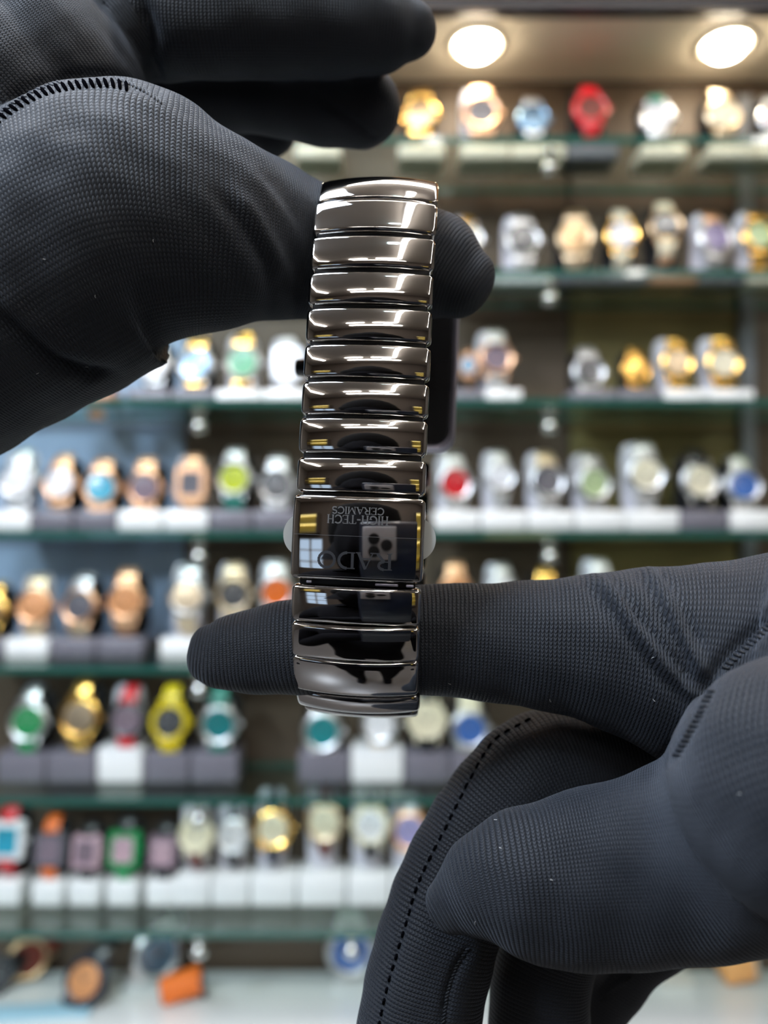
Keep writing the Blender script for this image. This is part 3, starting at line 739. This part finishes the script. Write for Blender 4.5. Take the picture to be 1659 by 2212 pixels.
def chain_mesh(bm, ch, n=28):
    C_, R_, T, A, B = ch['C'], ch['R'], ch['T'], ch['A'], ch['B']; rings = []
    def ring(c, r, a, b): return [bm.verts.new(Vector(c + a*r*math.cos(2*PI*k/n) + b*r*ch['flat']*math.sin(2*PI*k/n))) for k in range(n)]
    for k in range(6, 0, -1):
        q = math.radians(k*14); rings.append(ring(C_[0]-T[0]*R_[0]*ch['tip']*math.sin(q), R_[0]*math.cos(q), A[0], B[0]))
    for i in range(len(C_)): rings.append(ring(C_[i], R_[i], A[i], B[i]))
    for k in range(1, 7):
        q = math.radians(k*14); rings.append(ring(C_[-1]+T[-1]*R_[-1]*ch['tip']*math.sin(q), R_[-1]*math.cos(q), A[-1], B[-1]))
    for a, b in zip(rings, rings[1:]):
        for k in range(n): bm.faces.new((a[k], a[(k+1) % n], b[(k+1) % n], b[k]))
    bm.faces.new(rings[0]); bm.faces.new(rings[-1])

def poly_dist(px, py, line):
    """distance (px) of each projected vertex to a polyline, signed side and position 0..1 along it"""
    best = np.full(len(px), 1e9); side = np.zeros(len(px)); pos = np.zeros(len(px)); n = len(line)-1
    for i in range(n):
        (x0, y0), (x1, y1) = line[i], line[i+1]; dx, dy = x1-x0, y1-y0; L2 = dx*dx+dy*dy
        t = np.clip(((px-x0)*dx+(py-y0)*dy)/L2, 0, 1); qx, qy = x0+t*dx, y0+t*dy
        d = np.hypot(px-qx, py-qy); s = np.sign((px-x0)*dy-(py-y0)*dx)
        m = d < best; best[m] = d[m]; side[m] = s[m]; pos[m] = ((i+t)/n)[m]
    return best, side, pos
def project(V):
    q = V-np.array(CAM); d = q@Fv; return CX+F*(q@np.array(RGT))/d, CY-F*(q@np.array(UPV))/d, d*1000

def build_hand(name, chains, folds, pitch, stitch, m, voxel=.0009, smooth=9, regions=None):
    bm = bmesh.new()
    for ch in chains: chain_mesh(bm, ch)
    bmesh.ops.recalc_face_normals(bm, faces=bm.faces)
    me = bpy.data.meshes.new('tmp'); bm.to_mesh(me); bm.free()
    tmp = bpy.data.objects.new('tmp', me); COL.objects.link(tmp)
    r = tmp.modifiers.new('r', 'REMESH'); r.mode = 'VOXEL'; r.voxel_size = voxel
    s = tmp.modifiers.new('s', 'SMOOTH'); s.factor = .5; s.iterations = smooth
    dg = bpy.context.evaluated_depsgraph_get(); ev = tmp.evaluated_get(dg)
    me2 = bpy.data.meshes.new_from_object(ev, depsgraph=dg); bpy.data.objects.remove(tmp)
    me2.name = name
    nV = len(me2.vertices); V = np.empty(nV*3); me2.vertices.foreach_get('co', V); V = V.reshape(-1, 3)
    N_ = np.empty(nV*3); me2.vertices.foreach_get('normal', N_); N_ = N_.reshape(-1, 3)
    px, py, dep = project(V)
    ray = V-np.array(CAM); ray /= np.linalg.norm(ray, axis=1)[:, None]
    face = np.clip(-(N_*ray).sum(1)*3, 0, 1)*(dep < 190)
    disp = np.zeros(nV)
    for (line, amp, sig, dlim) in folds:
        d, side, pos = poly_dist(px, py, line)
        fade = np.clip(np.minimum(pos, 1-pos)*5, 0, 1)
        disp += amp/1000*np.exp(-(d/sig)**2)*fade*((dep > dlim[0]) & (dep < dlim[1]))
    V = V + N_*(disp*face)[:, None]
    # gentle unevenness of the cloth
    wav = (np.sin(V[:, 0]*410+V[:, 2]*230)*np.sin(V[:, 2]*370-V[:, 0]*120+V[:, 1]*300))*.00022
    V = V + N_*wav[:, None]
    me2.vertices.foreach_set('co', V.ravel())
    # knit coordinates per chain
    K = len(chains); UV = np.zeros((K, nV, 2)); DD = np.zeros((K, nV))
    for k, ch in enumerate(chains):
        C_, R_, T, A, B = ch['C'], ch['R'], ch['T'], ch['A'], ch['B']
        seglen = np.r_[0, np.cumsum(np.linalg.norm(np.diff(C_, axis=0), axis=1))]
        Rm = np.median(R_)
        for s0 in range(0, nV, 20000):
            Q = V[s0:s0+20000]; df = Q[:, None, :]-C_[None]
            d = np.linalg.norm(df, axis=2); DD[k, s0:s0+20000] = (d/R_[None]).min(1)*1.0 if False else (d-R_[None]*.96).min(1)
            al = (df*T[None]).sum(2)
            w_ = np.exp(-((d**2-(d.min(1)**2)[:, None])/(.45*R_[None])**2)); w_ /= w_.sum(1)[:, None]
            sv = (w_*(seglen[None]+np.clip(al, -2*R_, 2*R_))).sum(1)
            a = (w_*(df*A[None]).sum(2)).sum(1); b = -(w_*(df*B[None]).sum(2)).sum(1)
            th = np.arctan2(a, b)
            UV[k, s0:s0+20000, 0] = sv*1000/pitch; UV[k, s0:s0+20000, 1] = th*Rm*1000/stitch
    me2.calc_loop_triangles() if False else None
    nP = len(me2.polygons); nL = len(me2.loops)
    lv = np.empty(nL, int); me2.loops.foreach_get('vertex_index', lv)
    ls = np.empty(nP, int); lt = np.empty(nP, int); me2.polygons.foreach_get('loop_start', ls); me2.polygons.foreach_get('loop_total', lt)
    fi = np.repeat(np.arange(nP), lt)
    fd = np.zeros((K, nP))
    for k in range(K): fd[k] = np.add.reduceat(DD[k][lv], ls)/lt
    fk = fd.argmin(0)
    uvl = me2.uv_layers.new(name='knit')
    uvl.data.foreach_set('uv', UV[fk[fi], lv].ravel())
    me2.polygons.foreach_set('use_smooth', [True]*nP)
    me2.materials.clear(); me2.materials.append(m)
    o = bpy.data.objects.new(name, me2); COL.objects.link(o)
    bvh = BVHTree.FromPolygons([Vector(v) for v in V], [tuple(lv[a:a+b]) for a, b in zip(ls, lt)])
    return o, bvh
def cast(bvh, px, py):
    d = (RGT*((px-CX)/F) + FWD + UPV*((CY-py)/F)).normalized()
    return bvh.ray_cast(CAM, d)
def resample(line, step):
    out = []; 
    C_ = catmull(line, 12)
    L_ = np.r_[0, np.cumsum(np.hypot(*np.diff(C_, axis=0).T))]
    for s in np.arange(0, L_[-1], step):
        x = np.interp(s, L_, C_[:, 0]); y = np.interp(s, L_, C_[:, 1]); x2 = np.interp(s+2, L_, C_[:, 0]); y2 = np.interp(s+2, L_, C_[:, 1])
        l = math.hypot(x2-x, y2-y) or 1; out.append((x, y, (x2-x)/l, (y2-y)/l))
    return out
def seam(parent, bvh, line, step=13, half=9, rad=.00028, m=None, cross=True, along=.0, lift=.0, name='seam_stitching'):
    bm = bmesh.new(); last = None
    for (x, y, tx, ty) in resample(line, step):
        if cross:
            a = (x-ty*half+tx*4, y+tx*half+ty*4); b = (x+ty*half-tx*4, y-tx*half-ty*4)
        else:
            a = (x-tx*along, y-ty*along); b = (x+tx*along, y+ty*along)
        pts = []
        for t in (0, .25, .5, .75, 1):
            h = cast(bvh, a[0]+(b[0]-a[0])*t, a[1]+(b[1]-a[1])*t)
            if h[0] is None: pts = []; break
            pts.append(h[0]+h[1]*(lift+rad*.35*math.sin(PI*t)))
        if len(pts) < 5 or max((p-q).length for p, q in zip(pts, pts[1:])) > .004: continue
        tube(bm, pts, [rad*.6, rad, rad, rad, rad*.6], 6)
    o = from_bm(name, bm, m or M_THREAD, parent, True); o['kind'] = 'stuff'
    return o

# left hand: thumb through the top of the loop, fingers above and behind
A = [
 chain([(-620,1080,165,250),(-330,860,160,272),(-80,682,156,292),(110,568,153,304),(280,484,152,297),(450,497,154,224),(560,516,160,178),(640,537,164,155),(720,550,166,140),(810,556,166,132),(890,566,165,124),(955,588,163,116),(1003,614,162,80)], flat=.80, tip=.75),
 chain([(-420,700,180,280),(-190,440,172,320),(20,245,167,310),(120,160,167,240)], flat=.85),
 chain([(60,40,182,150),(260,32,176,140),(430,40,172,122),(620,42,174,118),(760,50,176,108),(835,60,177,92),(880,64,178,66)], flat=.9, tip=.95),
 chain([(150,130,192,120),(380,170,192,105),(560,190,192,95),(700,215,192,96),(785,232,192,86)], flat=.9, tip=.95),
 chain([(200,130,206,100),(400,180,206,84),(520,240,206,78),(590,285,206,56)], flat=.9, tip=.9),
 chain([(150,120,216,80),(360,190,218,60),(450,215,218,50)], flat=.9, tip=.9),
]
foldsA = [
 ([(455,400),(520,480),(575,570),(600,690)], -.75, 15, (120,175)), ([(490,385),(560,480),(615,590),(635,690)], .75, 17, (120,175)),
 ([(380,380),(470,480),(540,590),(560,680)], .6, 24, (120,175)), ([(560,360),(620,440),(660,520)], -.35, 14, (120,175)),
 ([(500,330),(570,400),(640,500),(655,600)], .25, 16, (120,175)),
 ([(-40,262),(20,215),(90,178),(170,160),(240,160),(310,190),(360,225)], -.9, 9, (110,190)),
 ([(-40,640),(50,720),(120,780),(200,808),(270,806)], -1.5, 15, (110,190)), ([(-30,600),(60,690),(140,750),(220,778)], .5, 26, (110,190)),
 ([(300,-20),(325,60),(330,130),(352,215)], -1.4, 14, (110,190)), ([(240,-20),(275,70),(310,160)], .6, 20, (110,190)),
 ([(200,-20),(235,60),(280,150)], -.35, 12, (110,190)),
 ([(660,190),(760,260),(830,315)], -.5, 7, (150,230)),
]
gA, bvA = build_hand('gloved_hand', A, foldsA, .62, .72, M_KNIT2)
tag(gA, 'black knit gloved hand from the left, thumb pushed through the top of the bracelet', 'gloved hand', 'black gloved hands')
seam(gA, bvA, [(-20,268),(40,226),(100,197),(170,183),(240,180),(285,190)], step=15, half=10, rad=.00035, m=M_SLIT)
seam(gA, bvA, [(-20,262),(40,216),(100,186),(170,169),(240,168),(300,190),(350,222)], step=9, half=4, rad=.00022, m=M_KNIT2)

# right hand: index finger through the bottom of the loop
Bc = [
 chain([(2050,1560,128,380),(1800,1500,138,340),(1640,1470,146,285),(1480,1432,150,222),(1400,1416,151,196),(1290,1400,152,166),(1190,1394,153,144),(1100,1388,154,133),(1000,1383,154,124),(915,1381,154,119),(770,1388,154,114),(640,1398,154,105),(560,1405,155,95),(520,1408,155,88),(470,1412,155,76),(440,1409,155,59)], flat=.84, tip=.62),
 chain([(2100,1700,98,330),(1850,1730,112,375),(1735,1755,122,328),(1590,1828,129,243),(1460,1866,134,210),(1330,1890,137,196),(1200,1905,138,178),(1120,1910,138,158),(1050,1922,139,126),(995,1945,140,86),(970,1960,140,62)], flat=.78, tip=.8),
 chain([(1500,1600,168,150),(1330,1640,168,120),(1180,1672,166,138),(1085,1750,163,131),(1005,1880,159,130),(955,2000,156,130),(918,2140,154,133),(895,2290,152,133),(880,2420,150,125)], flat=.8),
 chain([(1500,1700,172,150),(1330,1880,168,120),(1200,2020,166,108),(1167,2140,165,108),(1165,2290,164,108),(1165,2420,163,100)], flat=.85),
 chain([(1600,1750,182,140),(1470,1950,182,110),(1370,2050,182,82),(1305,2130,183,82),(1250,2210,184,80),(1200,2300,185,78)], flat=.85),
]
foldsB = [
 ([(1262,1226),(1310,1262),(1370,1350),(1440,1440),(1500,1500),(1520,1540)], 1.5, 12, (100,175)), ([(1285,1224),(1335,1268),(1395,1350),(1460,1430),(1520,1500)], -1.1, 8, (100,175)),
 ([(1235,1240),(1290,1285),(1350,1370),(1420,1460),(1490,1530)], -1.0, 9, (100,175)),
 ([(1385,1212),(1425,1260),(1470,1360),(1515,1440),(1540,1480)], 1.3, 11, (100,175)), ([(1405,1208),(1450,1262),(1492,1350),(1535,1430)], -.9, 8, (100,175)),
 ([(1360,1215),(1400,1270),(1450,1370),(1500,1450)], -.8, 9, (100,175)),
 ([(1700,1300),(1640,1352),(1570,1415),(1530,1470),(1490,1560),(1440,1640),(1380,1690)], -1.3, 14, (90,175)),
 ([(1130,1560),(1065,1600),(1015,1680),(960,1790),(905,1900),(868,2020),(835,2130),(815,2230)], -.5, 6, (130,185)),
 ([(1020,2040),(985,2090),(965,2150),(955,2230)], -.8, 8, (130,185)),
 ([(1390,2070),(1340,2110),(1285,2160)], -.6, 6, (130,200)),
]
gB, bvB = build_hand('gloved_hand', Bc, foldsB, .76, .80, M_KNIT)
tag(gB, 'black knit gloved hand from the right, forefinger hooked through the lower end of the bracelet', 'gloved hand', 'black gloved hands')
seam(gB, bvB, [(1690,1328),(1650,1362),(1580,1428),(1542,1480),(1502,1560),(1455,1640)], step=12, half=9, rad=.00028, m=M_KNIT)
seam(gB, bvB, [(1140,1556),(1068,1600),(1018,1680),(962,1790),(907,1900),(870,2020),(838,2130),(816,2230)], step=25, rad=.00030, m=M_SLIT, cross=False, along=7, lift=.0001)
seam(gB, bvB, [(1010,2050),(985,2090),(966,2150),(955,2230)], step=8, half=4, rad=.00022, m=M_KNIT)
seam(gB, bvB, [(1362,2112),(1335,2135),(1292,2165)], step=8, half=3, rad=.0002, m=M_KNIT)

def lint(parent, bvh, spots):
    bm = bmesh.new()
    for x, y in spots:
        a = random.uniform(0, PI); pts = []
        for t in (-1, 0, 1):
            h = cast(bvh, x+t*3.2*math.cos(a)+abs(t)*1.2, y+t*3.2*math.sin(a))
            if h[0] is not None: pts.append(h[0]+h[1]*.00015)
        if len(pts) == 3: tube(bm, pts, .00004, 5)
    o = from_bm('lint', bm, M_LINT, parent); o['kind'] = 'stuff'; o['label'] = 'tiny pale lint fibres'
M_LINT = mat('lint', (.6, .6, .6, 1), rough=.8)
lint(gA, bvA, [(80, 806), (186, 792), (205, 640), (330, 520), (95, 560)])
lint(gB, bvB, [(970, 1476), (1188, 1512), (1412, 1512), (1410, 1420), (1080, 1832), (1070, 1772), (1597, 1714), (1026, 1992), (1190, 1900)])

# ------------------------------------------------------------------ phone and photographer (seen in the reflections)
M_PH1 = mat('dark blue phone', rgb(18, 26, 44), rough=.3, coat=.5); M_PH2 = mat('pale camera plate', rgb(150, 150, 155), rough=.3)
ph = empty('phone', (.008, -.012, 1.345)); tag(ph, 'dark blue phone taking the picture, behind the view', 'phone')
bm = bmesh.new(); add_box(bm, Vector((0, 0, 0)), (.074, .008, .150), bev=.0035, seg=3); from_bm('body', bm, M_PH1, ph, True, 40)
bm = bmesh.new(); add_box(bm, Vector((-.014, .0052, .050)), (.038, .003, .038), bev=.0014, seg=3); from_bm('camera_plate', bm, M_PH2, ph, True, 40)
for lx, lz in ((-.020, .055), (-.020, .041), (-.006, .048)):
    bm = bmesh.new(); lathe(bm, [(.0064, 0), (.0064, .0012), (.0048, .0014)], 24)
    for v in bm.verts: v.co += Vector((lx, .0066, lz))
    from_bm('lens_ring', bm, M_CORE, ph, True, 40)
M_CLOTH = mat('dark shirt', rgb(13, 13, 17), rough=.95, spec=.1); M_HAIR = mat('black hair', rgb(6, 5, 5), rough=.95, spec=.1); M_SKIN = mat('skin', rgb(170, 120, 95), rough=.5)
def skinned(name, verts, edges, rads, m, parent=None, levels=2, root=0):
    me = bpy.data.meshes.new(name); me.from_pydata(verts, edges, [])
    o = bpy.data.objects.new('tmp', me); COL.objects.link(o)
    o.modifiers.new('s', 'SKIN'); sv = me.skin_vertices[0].data
    for i, r in enumerate(rads): sv[i].radius = (r, r) if not isinstance(r, tuple) else r
    sv[root].use_root = True
    ss = o.modifiers.new('u', 'SUBSURF'); ss.levels = levels
    dg = bpy.context.evaluated_depsgraph_get(); me2 = bpy.data.meshes.new_from_object(o.evaluated_get(dg), depsgraph=dg)
    bpy.data.objects.remove(o)
    return link_mesh(name, me2, m, parent, True)
py_ = -.255; HX = -.055
V_ = [(0,py_,.98),(0,py_,1.15),(0,py_+.0,1.33),(0,py_,1.46),(0,py_+.01,1.53),(0,py_+.03,1.62),(0,py_+.03,1.72),
      (.19,py_,1.42),(.26,py_+.05,1.17),(.10,py_+.36,1.28),(.065,py_+.45,1.325),(-.19,py_,1.42),(-.27,py_+.05,1.17),(-.06,py_+.36,1.27),(-.022,py_+.45,1.32),
      (.10,py_,.92),(.11,py_+.01,.50),(.11,py_-.02,.08),(.11,py_+.12,.04),(-.10,py_,.92),(-.11,py_+.01,.50),(-.11,py_-.02,.08),(-.11,py_+.12,.04)]
V_ = [(x+HX, y, z*.845) for x, y, z in V_]
for i_, q in ((9, (.12, -.11, 1.22)), (10, (.064, -.028, 1.29)), (13, (-.12, -.11, 1.22)), (14, (-.024, -.028, 1.29))): V_[i_] = q
E_ = [(0,1),(1,2),(2,3),(3,4),(4,5),(5,6),(3,7),(7,8),(8,9),(9,10),(3,11),(11,12),(12,13),(13,14),(0,15),(15,16),(16,17),(17,18),(0,19),(19,20),(20,21),(21,22)]
R_ = [.15,.14,.16,.12,.055,.085,.075,.065,.045,.03,.022,.065,.045,.03,.022,.09,.06,.045,.035,.09,.06,.045,.035]
person = skinned('person', V_, E_, R_, M_CLOTH)
tag(person, 'person in a dark shirt holding up the phone, seen only as a reflection', 'person')
bm = bmesh.new(); bmesh.ops.create_icosphere(bm, subdivisions=3, radius=.102)
for v in bm.verts: v.co = Vector((v.co.x*1.0+HX, v.co.y*1.05+py_+.0, v.co.z*1.12+1.430))
from_bm('hair', bm, M_HAIR, person, True)
bm = bmesh.new(); bmesh.ops.create_icosphere(bm, subdivisions=3, radius=.08)
for v in bm.verts:
    c = v.co.copy(); nose = .03*math.exp(-((c.x/.014)**2+((c.z+.005)/.02)**2)) if c.y > 0 else 0
    v.co = Vector((c.x*.85+HX, c.y*.9+nose+py_+.055, c.z*1.2+1.39))
from_bm('dark_face', bm, M_CLOTH, person, True)  # face darkened with shirt cloth so the reflected head stays a dark silhouette
